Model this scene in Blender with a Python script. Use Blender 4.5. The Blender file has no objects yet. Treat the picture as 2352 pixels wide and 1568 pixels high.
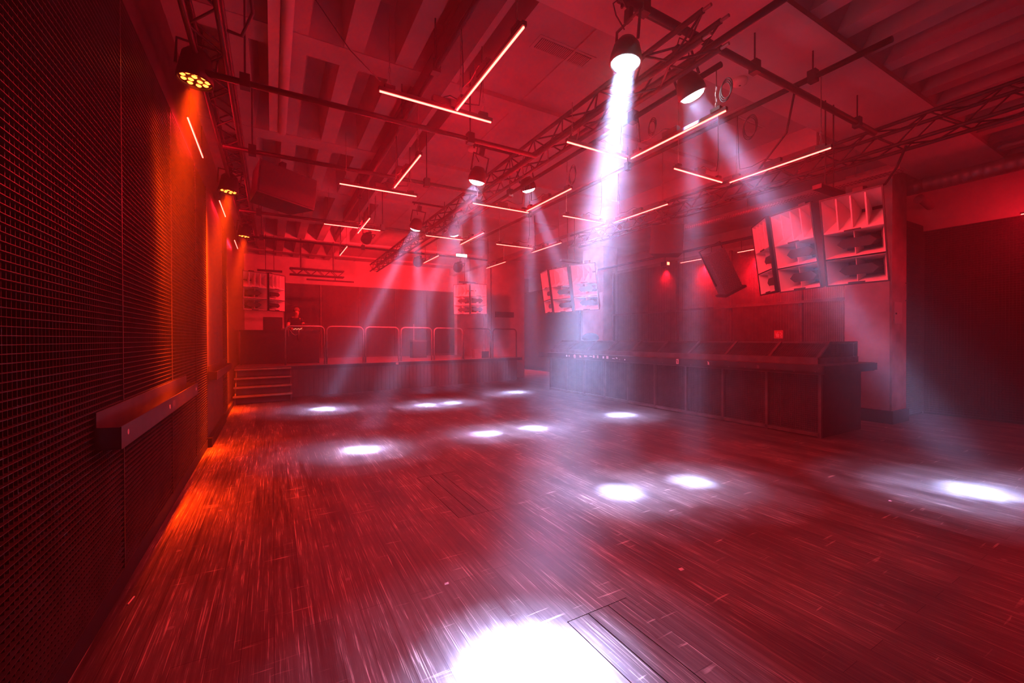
import bpy, math, random
from mathutils import Vector, Matrix
random.seed(7)
PI=math.pi
S=bpy.context.scene
COL=S.collection
# ------------------------------------------------------------------ materials
def mat(name,base,rough=.6,metal=0.,noise=0.,nscale=6.,spec=.5,bump=0.,emit=None,estr=0.,stretch=None):
    m=bpy.data.materials.new(name);m.use_nodes=True
    nt=m.node_tree;b=nt.nodes['Principled BSDF']
    b.inputs['Base Color'].default_value=(*base,1);b.inputs['Roughness'].default_value=rough
    b.inputs['Metallic'].default_value=metal;b.inputs['Specular IOR Level'].default_value=spec
    if emit:
        b.inputs['Emission Color'].default_value=(*emit,1);b.inputs['Emission Strength'].default_value=estr
    if noise or bump:
        tc=nt.nodes.new('ShaderNodeTexCoord');n=nt.nodes.new('ShaderNodeTexNoise')
        n.inputs['Scale'].default_value=nscale;n.inputs['Detail'].default_value=5
        if stretch:
            mp=nt.nodes.new('ShaderNodeMapping');mp.inputs['Scale'].default_value=stretch
            nt.links.new(tc.outputs['Object'],mp.inputs[0]);nt.links.new(mp.outputs[0],n.inputs['Vector'])
        else: nt.links.new(tc.outputs['Object'],n.inputs['Vector'])
        if noise:
            r=nt.nodes.new('ShaderNodeValToRGB')
            r.color_ramp.elements[0].position=.3;r.color_ramp.elements[1].position=.7
            r.color_ramp.elements[0].color=(*[c*(1-noise) for c in base],1)
            r.color_ramp.elements[1].color=(*[min(1,c*(1+noise)) for c in base],1)
            nt.links.new(n.outputs['Fac'],r.inputs[0]);nt.links.new(r.outputs[0],b.inputs['Base Color'])
        if bump:
            bp=nt.nodes.new('ShaderNodeBump');bp.inputs['Strength'].default_value=bump;bp.inputs['Distance'].default_value=.01
            nt.links.new(n.outputs['Fac'],bp.inputs['Height']);nt.links.new(bp.outputs[0],b.inputs['Normal'])
    return m
M={}
HAZE=.019
M['black']=mat('black_metal',(.018,.017,.02),.5,.0,.3,9)
M['truss']=mat('truss_black',(.022,.021,.024),.42,.1,.3,14,spec=.35)
M['grate']=mat('grating_steel',(.075,.07,.07),.42,.3,.25,5)
M['backing']=mat('wall_black_paint',(.012,.010,.012),.8,0,.3,3)
M['bar']=mat('bar_steel',(.13,.105,.11),.4,.25,.35,5)
M['barbox']=mat('bar_black_sheet',(.04,.033,.038),.35,.2,.35,5)
M['plaster']=mat('painted_plaster',(.52,.5,.5),.75,0,.14,2.2,bump=.15)
M['ceil']=mat('painted_concrete',(.40,.38,.40),.8,0,.16,1.5,bump=.15)
M['beam']=mat('beam_paint',(.58,.56,.56),.8,0,.1,1.3)
M['pillar']=mat('pillar_paint',(.55,.52,.52),.7,0,.25,2.5,bump=.3)
M['pillarp']=mat('pillar_white_board',(.72,.70,.70),.65,0,.12,3.,bump=.1)
M['pilldark']=mat('pillar_dark_paint',(.05,.045,.045),.8,0,.3,3,bump=.2)
M['horn']=mat('horn_offwhite',(.74,.70,.70),.5,0,.05,5)
M['cab']=mat('cabinet_black',(.03,.028,.03),.55,0,.25,9)
M['plug']=mat('phase_plug_black',(.03,.028,.03),.6)
M['pipe']=mat('pipe_black',(.02,.019,.022),.4,.1,.2,12,spec=.35)
M['white']=mat('white_plastic',(.7,.68,.68),.5)
M['duct']=mat('duct_galvanised',(.42,.40,.41),.4,.5,.15,5)
M['steel']=mat('rail_steel',(.42,.38,.36),.38,.7,.15,8)
M['deck']=mat('stage_deck',(.30,.27,.26),.55,0,.25,4,bump=.1)
M['skirt']=mat('stage_skirt',(.11,.10,.10),.7,0,.25,6,stretch=(1,1,.2))
M['stair']=mat('stair_nosing',(.32,.28,.2),.5,.4,.2,8)
M['cable']=mat('cable_rubber',(.025,.024,.026),.5)
M['chain']=mat('chain_steel',(.3,.28,.28),.35,.8)
M['tag']=mat('paper_white',(.75,.72,.72),.6,0,.1,60)
M['tagred']=mat('sticker_red',(.55,.3,.3),.6,0,.4,50)
M['tagdark']=mat('sticker_dark',(.12,.1,.11),.6,0,.6,60)
M['trough']=mat('trough_steel',(.085,.075,.08),.38,.35,.25,6)
M['skin']=mat('skin',(.52,.3,.22),.55,0,.1,20)
M['shirt']=mat('black_shirt',(.03,.028,.03),.8,0,.2,20)
M['hair']=mat('hair',(.25,.15,.09),.7,0,.3,60)
M['gap']=mat('dark_gap',(.006,.006,.006),.9)
M['grille']=mat('vent_grille',(.35,.33,.34),.6,.1)
RED=(1.,.014,.014)
M['tube']=mat('led_red',(.8,.1,.08),.4,emit=(1.,.066,.05),estr=15.)
M['tubedim']=mat('led_red_dim',(.8,.1,.08),.4,emit=(1.,.1,.05),estr=12.)
M['parled']=mat('par_led',(.8,.4,.1),.4,emit=(1.,.11,.015),estr=12.)
M['lens']=mat('spot_lens',(.9,.9,.95),.3,emit=(.82,.90,1.),estr=30.)
M['lensoff']=mat('lens_glass',(.2,.2,.22),.1,.2)
M['exit']=mat('exit_panel',(.8,.8,.8),.5,emit=(1.,.86,.6),estr=6.)
M['spark']=mat('indicator_led',(.8,.6,.5),.5,emit=(1.,.6,.35),estr=4.)
M['sign']=mat('fire_sign_red',(.5,.04,.04),.5)

def floor_material():
    m=bpy.data.materials.new('worn_plank_floor');m.use_nodes=True;nt=m.node_tree;N=nt.nodes;L=nt.links
    b=N['Principled BSDF'];tc=N.new('ShaderNodeTexCoord')
    def mp(sx,sy,rot=0):
        q=N.new('ShaderNodeMapping');q.inputs['Scale'].default_value=(sx,sy,1);q.inputs['Rotation'].default_value=(0,0,rot)
        L.new(tc.outputs['Object'],q.inputs[0]);return q.outputs[0]
    def noise(v,sc,det=4,rough=.55):
        n=N.new('ShaderNodeTexNoise');n.inputs['Scale'].default_value=sc;n.inputs['Detail'].default_value=det;n.inputs['Roughness'].default_value=rough
        L.new(v,n.inputs['Vector']);return n.outputs['Fac']
    def ramp(f,a,c,ca=0.,cb=1.):
        r=N.new('ShaderNodeMapRange');r.inputs['From Min'].default_value=a;r.inputs['From Max'].default_value=c
        r.inputs['To Min'].default_value=ca;r.inputs['To Max'].default_value=cb;L.new(f,r.inputs['Value']);return r.outputs[0]
    def mul(a,c,op='MULTIPLY'):
        q=N.new('ShaderNodeMath');q.operation=op;q.use_clamp=True
        for i,x in enumerate((a,c)):
            if isinstance(x,(int,float)): q.inputs[i].default_value=x
            else: L.new(x,q.inputs[i])
        return q.outputs[0]
    def mix(f,a,c):
        q=N.new('ShaderNodeMix');q.data_type='RGBA'
        if isinstance(f,float): q.inputs[0].default_value=f
        else: L.new(f,q.inputs[0])
        for i,x in ((6,a),(7,c)):
            if isinstance(x,tuple): q.inputs[i].default_value=(*x,1)
            else: L.new(x,q.inputs[i])
        return q.outputs[2]
    # planks: width .147 along X, long in Y
    br=N.new('ShaderNodeTexBrick');br.inputs['Scale'].default_value=1.;br.inputs['Brick Width'].default_value=2.6
    br.inputs['Row Height'].default_value=.1475;br.inputs['Mortar Size'].default_value=.0016;br.inputs['Mortar Smooth'].default_value=.3
    br.inputs['Color1'].default_value=(.75,.75,.75,1);br.inputs['Color2'].default_value=(1.15,1.15,1.15,1);br.inputs['Mortar'].default_value=(.16,.16,.16,1)
    br.offset=.37
    L.new(mp(1,1,PI/2),br.inputs['Vector'])
    grain=noise(mp(46,1.1),1.,5,.6);fine=noise(mp(160,3.2),1.,4,.6);big=noise(mp(.9,.55),1.,4,.6);med=noise(mp(3.2,1.2),1.,4,.6)
    base=mix(ramp(grain,.3,.72),(.032,.023,.022),(.15,.112,.10))
    base=mix(ramp(med,.4,.75,0,.6),base,(.20,.155,.14))
    # worn pale streaks along the boards
    streak=mul(ramp(fine,.54,.65),ramp(grain,.45,.60))
    patch=ramp(mul(mul(big,.55),mul(med,.5),'ADD'),.43,.58)
    wear=mul(streak,patch)
    # long single scratches
    s2=ramp(noise(mp(70,.9),1.3,2,.5),.655,.69);wear=mul(wear,mul(s2,.5),'ADD')
    # scuffs running across
    cr=mul(ramp(noise(mp(2.0,26,.12),1.,3,.55),.635,.68),ramp(noise(mp(2.3,2.1),1.3,3),.5,.62));wear=mul(wear,mul(cr,.55),'ADD')
    col=mix(wear,base,(.78,.67,.56))
    # gum spots
    vo=N.new('ShaderNodeTexVoronoi');vo.inputs['Scale'].default_value=2.6;L.new(mp(1.2,1.2),vo.inputs['Vector'])
    gum=ramp(vo.outputs['Distance'],.045,.06,.55,0.);col=mix(gum,col,(.36,.33,.33))
    q=N.new('ShaderNodeMix');q.data_type='RGBA';q.blend_type='MULTIPLY';q.inputs[0].default_value=1.
    L.new(col,q.inputs[6]);L.new(br.outputs['Color'],q.inputs[7])
    L.new(q.outputs[2],b.inputs['Base Color'])
    L.new(ramp(grain,.25,.75,.34,.56),b.inputs['Roughness'])
    b.inputs['Specular IOR Level'].default_value=.4
    bp=N.new('ShaderNodeBump');bp.inputs['Strength'].default_value=.28;bp.inputs['Distance'].default_value=.006
    L.new(mul(mul(grain,.5),mul(fine,.4),'ADD'),bp.inputs['Height']);L.new(bp.outputs[0],b.inputs['Normal'])
    return m
M['floor']=floor_material()

# ------------------------------------------------------------------ mesh builder
def align(p,q):
    """matrix taking +Z to the direction p->q, placed at p"""
    d=(Vector(q)-Vector(p));r=d.to_track_quat('Z','Y').to_matrix().to_4x4();r.translation=Vector(p);return r,d.length
class MB:
    def __init__(s): s.v=[];s.f=[];s.sm=[]
    def add(s,vs,fs,mx=None,smooth=False):
        o=len(s.v)
        for p in vs:
            s.v.append(tuple(mx@Vector(p)) if mx is not None else tuple(p))
        for f in fs: s.f.append(tuple(o+i for i in f));s.sm.append(smooth)
        return s
    def box(s,x0,x1,y0,y1,z0,z1,mx=None):
        vs=[(x,y,z) for z in (z0,z1) for y in (y0,y1) for x in (x0,x1)]
        return s.add(vs,[(0,2,3,1),(4,5,7,6),(0,1,5,4),(2,6,7,3),(0,4,6,2),(1,3,7,5)],mx)
    def cyl(s,p,q,r,n=12,r2=None,cap=True):
        r2=r if r2 is None else r2;mx,L=align(p,q)
        vs=[(r*math.cos(2*PI*i/n),r*math.sin(2*PI*i/n),0) for i in range(n)]+[(r2*math.cos(2*PI*i/n),r2*math.sin(2*PI*i/n),L) for i in range(n)]
        s.add(vs,[(i,(i+1)%n,n+(i+1)%n,n+i) for i in range(n)],mx,True)
        if cap:
            s.add(vs,[tuple(range(n-1,-1,-1)),tuple(range(n,2*n))],mx)
        return s
    def tube(s,pts,r,n=8,closed=False):
        P=[Vector(p) for p in pts];k=len(P);rings=[];up=None;o=len(s.v)
        for i in range(k):
            a=P[i-1] if (i>0 or closed) else P[i];b=P[(i+1)%k] if (i<k-1 or closed) else P[i]
            d=(b-a).normalized()
            if up is None: up=d.orthogonal().normalized()
            up=(up-d*up.dot(d));up=up.normalized() if up.length>1e-6 else d.orthogonal().normalized()
            w=d.cross(up)
            for j in range(n):
                t=2*PI*j/n;s.v.append(tuple(P[i]+up*(r*math.cos(t))+w*(r*math.sin(t))))
        m=k if closed else k-1
        for i in range(m):
            for j in range(n):
                s.f.append((o+i*n+j,o+i*n+(j+1)%n,o+((i+1)%k)*n+(j+1)%n,o+((i+1)%k)*n+j));s.sm.append(True)
        if not closed:
            s.f.append(tuple(o+j for j in range(n-1,-1,-1)));s.sm.append(False)
            s.f.append(tuple(o+(k-1)*n+j for j in range(n)));s.sm.append(False)
        return s
    def lathe(s,prof,n=20,mx=None):
        vs=[(r*math.cos(2*PI*i/n),r*math.sin(2*PI*i/n),z) for r,z in prof for i in range(n)]
        fs=[(a*n+i,a*n+(i+1)%n,(a+1)*n+(i+1)%n,(a+1)*n+i) for a in range(len(prof)-1) for i in range(n)]
        return s.add(vs,fs,mx,True)
    def prism(s,poly,a,b,axis='y'):
        """poly in the two other axes, extruded from a to b"""
        n=len(poly)
        mk={'y':lambda p,t:(p[0],t,p[1]),'x':lambda p,t:(t,p[0],p[1]),'z':lambda p,t:(p[0],p[1],t)}[axis]
        vs=[mk(p,a) for p in poly]+[mk(p,b) for p in poly]
        return s.add(vs,[(i,(i+1)%n,n+(i+1)%n,n+i) for i in range(n)]+[tuple(range(n-1,-1,-1)),tuple(range(n,2*n))])
    def quad(s,*p): return s.add(list(p),[tuple(range(len(p)))])
    def build(s,name,m,parent=None,fix=True):
        me=bpy.data.meshes.new(name)
        vs=s.v
        if parent is not None and parent.name in ORG:
            o=ORG[parent.name];vs=[(v[0]-o[0],v[1]-o[1],v[2]-o[2]) for v in vs]
        me.from_pydata(vs,[],s.f);me.polygons.foreach_set('use_smooth',s.sm)
        if fix:
            import bmesh
            bm=bmesh.new();bm.from_mesh(me);bmesh.ops.recalc_face_normals(bm,faces=bm.faces);bm.to_mesh(me);bm.free()
        me.materials.append(M[m] if isinstance(m,str) else m);me.update()
        ob=bpy.data.objects.new(name,me);COL.objects.link(ob)
        if parent is not None:
            ob.parent=parent
            if parent.name in ORG: ORG[ob.name]=ORG[parent.name]
        return ob
ORG={}
def tag(o,label=None,cat=None,group=None,kind=None):
    if label:o['label']=label
    if cat:o['category']=cat
    if group:o['group']=group
    if kind:o['kind']=kind
    return o
def empty(name,loc=(0,0,0),rot=(0,0,0),local=False):
    """local=True: its parts are modelled about the origin; else in world coordinates"""
    o=bpy.data.objects.new(name,None);COL.objects.link(o);o.location=loc;o.rotation_euler=rot;o.empty_display_size=.1
    if not local: ORG[o.name]=tuple(loc)
    return o
def copy_tree(o,parent=None):
    c=o.copy();COL.objects.link(c)
    if parent is not None:c.parent=parent
    for ch in list(o.children): copy_tree(ch,c)
    return c
def struct(mb,name,m,parent=None):
    o=mb.build(name,m,parent)
    if parent is None:o['kind']='structure'
    return o
ORD=['nearest','second','third','fourth','fifth','sixth','seventh','eighth','ninth']
def grid_yz(mb,x,d,y0,y1,z0,z1,p=.034,w=.0028):
    """bar grating in a plane of constant x, d deep"""
    n=round((y1-y0)/p);m=round((z1-z0)/p)
    for i in range(n+1):
        y=y0+(y1-y0)*i/n;mb.box(x,x+d*.55,y-w/2,y+w/2,z0,z1)
    for j in range(m+1):
        z=z0+(z1-z0)*j/m;mb.box(x,x+d,y0,y1,z-w/2,z+w/2)
def grid_xz(mb,y,d,x0,x1,z0,z1,p=.034,w=.0028):
    n=round((x1-x0)/p);m=round((z1-z0)/p)
    for i in range(n+1):
        x=x0+(x1-x0)*i/n;mb.box(x-w/2,x+w/2,y,y+d*.8,z0,z1)
    for j in range(m+1):
        z=z0+(z1-z0)*j/m;mb.box(x0,x1,y,y+d,z-w/2,z+w/2)
# ------------------------------------------------------------------ room shell
XL,XR,YB,YF,ZC=-.95,11.95,18.,-3.2,5.12
HX0,HX1,HY0,HY1=1.437,1.889,.35,1.909       # hatch nearest the camera
GX0,GX1,GY0,GY1=1.437,1.889,3.50,4.76       # second hatch
f=MB()
def slab(x0,x1,y0,y1): f.box(x0,x1,y0,y1,-.12,0)
slab(XL-.1,HX0,YF-.1,YB+1.2);slab(HX1,XR+.1,YF-.1,YB+1.2)
slab(HX0,HX1,YF-.1,HY0);slab(HX0,HX1,HY1,GY0);slab(HX0,HX1,GY1,YB+1.2)
f.box(HX0,HX1,HY0,HY1,-.12,-.05);f.box(GX0,GX1,GY0,GY1,-.12,-.05)
struct(f,'floor','floor')
def hatch(x0,x1,y0,y1,label,g=.0045):
    e=empty('floor_hatch',(x0,y0,0));w=(x1-x0)/3
    for i in range(3):
        MB().box(x0+w*i+g*(1 if i else 1.3),x0+w*(i+1)-g*.3,y0+g,y1-g,-.05,-.0005).build('plank',M['floor'],e)
    tag(e,label,'floor hatch','floor hatches')
hatch(HX0,HX1,HY0,HY1,'three plank trapdoor set flush in the floor by the brightest white light pool')
hatch(GX0,GX1,GY0,GY1,'three plank trapdoor set in the red lit floor in the middle of the dance floor')
struct(MB().box(XL-.15,XL,YF,YB,0,ZC),'wall_left','backing')
# upper left wall above the gratings, and the painted far end
struct(MB().box(XL,-.87,YF,7.64,3.86,ZC).box(XL,-.87,11.02,YB,0,ZC).box(XL,-.87,7.64,11.02,3.86,ZC),'wall_upper_left','trough')
struct(MB().box(XL-.15,7.35,YB,YB+.15,0,ZC).box(7.35,XR+.15,YB+1.2,YB+1.35,0,ZC),'wall_back','plaster')
struct(MB().box(XR,XR+.15,YF,YB+1.2,0,ZC),'wall_right','plaster')
struct(MB().box(XR-.012,XR,YF,3.44,0,3.83),'wall_lower_right','backing')
struct(MB().box(XL-.15,XR+.15,YF-.15,YF,0,ZC),'wall_front','backing')
struct(MB().box(7.40,9.12,15.,15.25,0,ZC).box(8.95,9.12,15.25,YB+1.2,0,ZC).box(7.35,7.5,15.25,YB+1.2,0,ZC),'wall_stage_side','plaster')
struct(MB().box(10.62,XR,3.45,3.6,0,3.95).box(10.62,XR,11.0,11.15,0,3.95),'wall_bar_side','backing')
struct(MB().box(10.50,10.62,4.03,11.0,0,3.95),'wall_bar_back','deck')
struct(MB().box(-.87,-.84,YF,7.64,0,.12).box(-.87,-.79,7.64,9.95,0,.14).box(-.87,-.82,9.95,12.9,0,.12),'baseboard_left','backing')
# ceiling: slab, ribs running down the room, cross beams, flat lowered panel
c=MB();c.box(XL-.15,XR+.15,YF-.15,YB+1.35,ZC,ZC+.15)
ZR=4.70
def ribs(x0,x1,ya,yb,p=.54,wb=.20,wt=.34):
    n=int((x1-x0)/p)
    for i in range(n+1):
        x=x0+p*i
        c.prism([(x-wt/2,ZC),(x-wb/2,ZR),(x+wb/2,ZR),(x+wt/2,ZC)],ya,yb,'y')
        # sloped ends of each pan
        if i<n:
            for (yy,sg) in ((ya,1),(yb,-1)):
                c.add([(x+.1,yy,ZR),(x+p-.1,yy,ZR),(x+p-.17,yy+sg*.28,ZC),(x+.17,yy+sg*.28,ZC),(x+.1,yy,ZC),(x+p-.1,yy,ZC)],[(0,1,2,3),(0,3,4),(1,5,2)])
xs=[4.95,7.38,9.8,12.25,14.7,17.1]
prev=3.2
for y in xs+[YB]:
    ribs(-.84,2.0,prev,y-.16 if y<YB else YB)
    if y<YB:c.box(XL,2.2,y-.16,y+.16,ZR-.01,ZC)
    prev=y+.16
ribs(-.84,XR,YF,2.1)
struct(c,'ceiling','ceil')
b=MB();b.box(XL,XR,2.1,3.2,ZR-.06,ZC)
struct(b,'ceiling_beam','beam')
p=MB();p.box(2.2,7.0,3.2,YB,ZR+.06,ZC)
for y in xs:p.box(2.2,7.0,y-.13,y+.13,ZR+.0,ZR+.06)
for x in (2.9,4.3,5.6):p.box(x-.012,x+.012,3.2,YB,ZR+.045,ZR+.06)
struct(p,'ceiling_panel','ceil')
struct(MB().box(7.0,XR,3.2,YB+1.2,ZR+.1,ZC).box(7.0,7.25,3.2,YB,ZR-.25,ZC),'ceiling_right','ceil')
# pillars
def pillar(x0,x1,y0,y1,label,trim=True):
    o=MB().box(x0+.02,x1,y0,y1,.0,ZC).build('pillar','pillar');tag(o,kind='structure')
    pl=MB().box(x0-.03,x1+.04,y0-.035,y1+.03,0,.24).build('plinth','backing',o)
    MB().box(x0,x0+.02,y0+.03,y1,.24,3.2).build('painted_board','pillarp',o)
    return o
P1=pillar(9.93,10.6,3.30,4.03,'')
P2=pillar(9.93,10.6,11.1,12.2,'')
o=MB().box(XL,-.845,7.64,9.95,0,3.86).build('pillar','pilldark');tag(o,kind='structure')
k=MB();k.box(10.02,10.36,3.285,3.297,1.86,2.26);k.build('cover_plate','white',P1)
k=MB();k.box(10.06,10.09,3.272,3.285,2.03,2.06);k.build('keyhole','gap',P1)
k=MB();k.tube([(10.52,3.29,2.30),(10.52,3.26,2.32),(10.52,3.26,2.62),(10.52,3.29,2.64)],.008);k.build('wall_handle','black',P1)
# ------------------------------------------------------------------ gratings
def grating(label,mb,frame=None,group='steel wall gratings',backing=None):
    e=empty('wall_grating',(mb.v[0][0],mb.v[0][1],0));mb.build('bar_mesh','grate',e,fix=False)
    if frame is not None:frame.build('edge_frame','grate',e)
    tag(e,label,'grating',group)
ys=[-.9,.6,2.1,3.61,5.15,6.63,7.63]
for i in range(len(ys)-1):
    g=MB();y0,y1=ys[i]+.004,ys[i+1]-.004
    grid_yz(g,-.868,.028,y0,y1,.125,3.82)
    fr=MB();fr.box(-.868,-.838,y0-.003,y0+.003,.12,3.83).box(-.868,-.838,y1-.003,y1+.003,.12,3.83)
    grating(['dark grating bay out of sight behind the photographer on the left wall','dark left wall grating bay beside the camera',
      'dark left wall grating bay at the picture edge, before the first drink trough','left wall grating bay over the near half of the long drink trough',
      'left wall grating bay with the bright orange streak over the far trough end','narrow left wall grating bay between the long trough and the plain pillar'][i],g,fr)
g=MB();grid_yz(g,-.868,.028,9.97,11.0,.125,3.82);grating('left wall grating bay with an orange streak past the plain pillar, by the stage stairs',g)
# right hand wall grating by the picture edge and far corridor
g=MB();grid_yz(g,11.93,-.03,-2.4,3.42,.05,3.82,.045,.0035);grating('dark grating wall at the picture edge, right of the white pillar',g)
g=MB();grid_xz(g,3.42,.03,10.64,11.9,.05,3.82,.045,.0035);grating('narrow dark grating return right behind the white pillar',g)
g=MB();grid_yz(g,11.50,-.03,14.4,18.9,.05,3.95,.034,.003)
grating('corridor grating wall lit by a red patch beyond the stage',g)
bk=MB().box(11.56,11.62,14.4,19.,0,4.0).build('wall_corridor','backing');tag(bk,kind='structure')
# back bar grating with posts and rail
for i,(y0,y1,lab) in enumerate(((4.1,4.98,'dark back bar grating bay next to the white pillar'),(5.02,6.63,'bright red back bar grating bay carrying the fire extinguisher sign'),
        (6.69,8.3,'red back bar grating bay under the red tube light'),(8.34,10.95,'hazy back bar grating bay behind the far end of the bar'))):
    g=MB();grid_yz(g,10.30,-.028,y0,y1,1.0,3.8,.034,.0035);grating(lab,g,None,'back bar gratings')
e=empty('grating_support_frame',(10.3,4.,0))
for y in (4.08,5.0,6.66,8.32,10.97):MB().box(10.25,10.33,y-.03,y+.03,0,3.85).build('post','bar',e)
MB().box(10.2,10.26,4.05,11.,2.37,2.43).build('rail','bar',e)
tag(e,'red lit steel posts and rail in front of the back bar grating','frame')
# stage back gratings: bays between bright seams
sx=[.45,1.64,3.05,4.49,5.9,7.2]
for i in range(5):
    g=MB();grid_xz(g,17.93,.03,sx[i]+.02,sx[i+1]-.02,.95,3.68,.040,.004)
    fr=MB().box(sx[i]-.012,sx[i]+.012,17.88,17.94,.9,3.7)
    grating(['stage back grating bay behind the DJ table','stage back grating bay just right of the DJ table','stage back grating bay behind the middle railings',
             'stage back grating bay right of the brightest seam','dark stage back grating bay behind the right hanging speakers'][i],g,fr,'stage back gratings')
bk=MB().box(.4,7.2,17.96,17.99,.87,3.72).build('wall_stage_back','skirt');tag(bk,kind='structure')
# ------------------------------------------------------------------ drink troughs
def trough(y0,y1,label):
    e=empty('drink_shelf',(-.86,y0,1.))
    t=.006
    MB().box(-.835,-.829,y0,y1,1.0,1.205).build('back_plate','trough',e)
    MB().box(-.727-t,-.727,y0,y1,.995,1.12).build('front_plate','trough',e)
    MB().box(-.83,-.73,y0,y1,1.0,1.006).build('tray','trough',e)
    m=MB();m.prism([(-.832,1.0),(-.73,.998),(-.73,1.118),(-.832,1.125)],y0,y0+t,'y');m.build('end_plate','trough',e)
    m=MB();m.prism([(-.832,1.0),(-.73,.998),(-.73,1.118),(-.832,1.125)],y1-t,y1,'y');m.build('end_plate','trough',e)
    tag(e,label,'trough','drink troughs');return e
t1=trough(3.085,5.83,'long steel drink trough on the left wall grating, stickers on its front')
for (y,z,r,sx_) in ((3.21,1.07,.016,1),(4.35,1.055,.018,1),(5.70,1.06,.017,1)):
    m=MB();m.cyl((-.7268,y,z),(-.7258,y,z),r,14);m.build('sticker','tag',t1)
m=MB();m.box(-.7268,-.7258,4.45,4.56,1.03,1.085);m.build('sticker','tagdark',t1)
t2=trough(7.68,10.3,'smaller looking drink trough on the plain pillar by the stage stairs')
# ------------------------------------------------------------------ bar counter
bar=empty('bar_counter',(7.55,3.4,0))
py=[3.40+.832*i for i in range(10)];Y1=py[-1]
MB().box(7.62,8.9,3.44,Y1,.0,1.04).build('carcass','barbox',bar)
for i in range(9):
    g=MB();grid_yz(g,7.575,.02,py[i]+.03,py[i+1]-.03,.09,1.0,.034,.0032);g.build('front_grille','bar',bar,fix=False)
m=MB()
for y in py:m.box(7.55,7.60,y-.022,y+.022,0,1.04)
m.box(7.55,7.60,3.4,Y1,.02,.075);m.box(7.55,7.6,3.4,Y1,1.0,1.05);m.build('front_frame','bar',bar)
MB().box(7.6,8.95,3.39,3.44,0,1.04).build('end_panel','barbox',bar)
MB().box(7.2,8.9,3.18,Y1+.1,1.04,1.075).box(7.2,7.23,3.18,Y1+.1,1.05,1.18).box(7.2,9.0,3.18,3.21,1.05,1.17).build('counter_ledge','barbox',bar)
MB().box(7.23,9.0,3.21,Y1+.1,1.15,1.175).build('counter_top','barbox',bar)
MB().box(7.58,7.63,3.44,Y1,1.17,1.27).box(7.6,8.98,3.44,3.48,1.17,1.27).build('cage_sill','bar',bar)
m=MB()
def slant(y,w=.022): m.prism([(7.6,1.26),(7.65,1.26),(8.05,1.535),(8.0,1.535)],y-w,y+w,'y')
for y in [3.47]+py[1:]:slant(y)
m.box(8.0,8.06,3.45,Y1,1.50,1.535);m.box(7.6,7.64,3.45,Y1,1.25,1.28);m.box(8.0,8.98,3.45,3.49,1.50,1.535);m.box(8.94,8.98,3.45,3.49,1.27,1.53);m.build('cage_frame','bar',bar)
ys9=[3.47]+py[1:]
for i in range(9):
    g=MB();y0,y1=ys9[i]+.025,ys9[i+1]-.025
    n=round((y1-y0)/.034)
    for k_ in range(n+1):
        y=y0+(y1-y0)*k_/n;g.prism([(7.62,1.27),(7.63,1.265),(8.03,1.52),(8.02,1.525)],y-.0016,y+.0016,'y')
    for k_ in range(14):
        t=k_/13;x=7.62+.4*t;z=1.27+.255*t;g.box(x-.002,x+.008,y0,y1,z-.002,z+.002)
    g.build('cage_grille','bar',bar,fix=False)
    MB().prism([(7.68,1.27),(8.08,1.52),(8.09,1.515),(7.69,1.265)],y0,y1,'y').build('cage_lining','barbox',bar)
g=MB();grid_xz(g,3.455,.01,8.06,8.93,1.28,1.49,.034,.003);g.build('end_grille','bar',bar,fix=False)
MB().box(8.06,8.95,3.5,Y1,1.17,1.5).build('bottle_store','barbox',bar)
for (y,z) in ((5.2,1.22),(4.4,1.11),(3.3,1.10),(3.25,1.15),(3.6,1.09),(4.7,1.10),(6.2,1.1),(5.5,1.09),(3.9,1.1)):
    MB().cyl((7.199,y,z-.02),(7.194,y,z-.02),.007,8).build('bolt_head','chain',bar)
def stick(y,z,w,h,mt,shape='r'):
    m=MB()
    if shape=='c':m.cyl((7.1995,y,z),(7.1982,y,z),w,14)
    elif shape=='t':
        m.prism([(y-w,z-h),(y+w*.9,z-h*.8),(y+w*.5,z-h*.1),(y+w,z+h),(y-w*.3,z+h*.7),(y-w*.8,z+h*.2)],7.1982,7.1995,'x')
    else:m.box(7.1982,7.1995,y-w,y+w,z-h,z+h)
    m.build('sticker',mt,bar)
stick(5.82,1.122,.028,.05,'tag');stick(5.117,1.125,.022,.034,'tag','t');stick(4.175,1.105,.02,.028,'tagdark')
for y,z,w,h,mt,s in ((9.55,1.115,.03,.02,'tag','c'),(9.44,1.115,.03,.03,'tagred','c'),(9.19,1.111,.055,.03,'tagred','c'),(8.95,1.12,.05,.03,'tagred','t'),(8.73,1.13,.06,.022,'tagred','r'),(8.52,1.135,.05,.008,'tag','r'),
    (8.40,1.132,.035,.035,'tagred','r'),(8.25,1.13,.03,.035,'tagred','r'),(8.04,1.125,.028,.028,'tag','r'),(7.895,1.13,.038,.036,'tag','r'),(7.68,1.11,.06,.010,'tag','t'),(7.57,1.125,.03,.018,'tag','t'),(7.47,1.10,.022,.03,'tagdark','c'),(7.30,1.098,.018,.02,'tag','c')):
    stick(y,z,w,h,mt,s)
# the dark figure on the white sticker
m=MB();m.prism([(5.812,1.085),(5.822,1.085),(5.820,1.12),(5.838,1.135),(5.832,1.155),(5.815,1.15),(5.818,1.135),(5.808,1.12)],7.197,7.1981,'x');m.build('sticker_print','gap',bar)
for k_ in range(6):
    m=MB();m.cyl((8.98,3.5,1.24),(9.06,3.5,1.24),.02,8);
m.build('bolt_stub','black',bar)
tag(bar,'long black bar counter clad in wire mesh panels with a sloped mesh bottle cage','bar counter')
o=MB().lathe([(0,0),(.2,.0),(.26,.05),(.24,.14),(.16,.2),(.05,.23),(0,.23)],18,Matrix.Translation((8.4,9.95,1.537))).build('cloth_bundle','cab')
tag(o,'dark bundle lying on top of the bar at its hazy far end','bundle')
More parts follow.
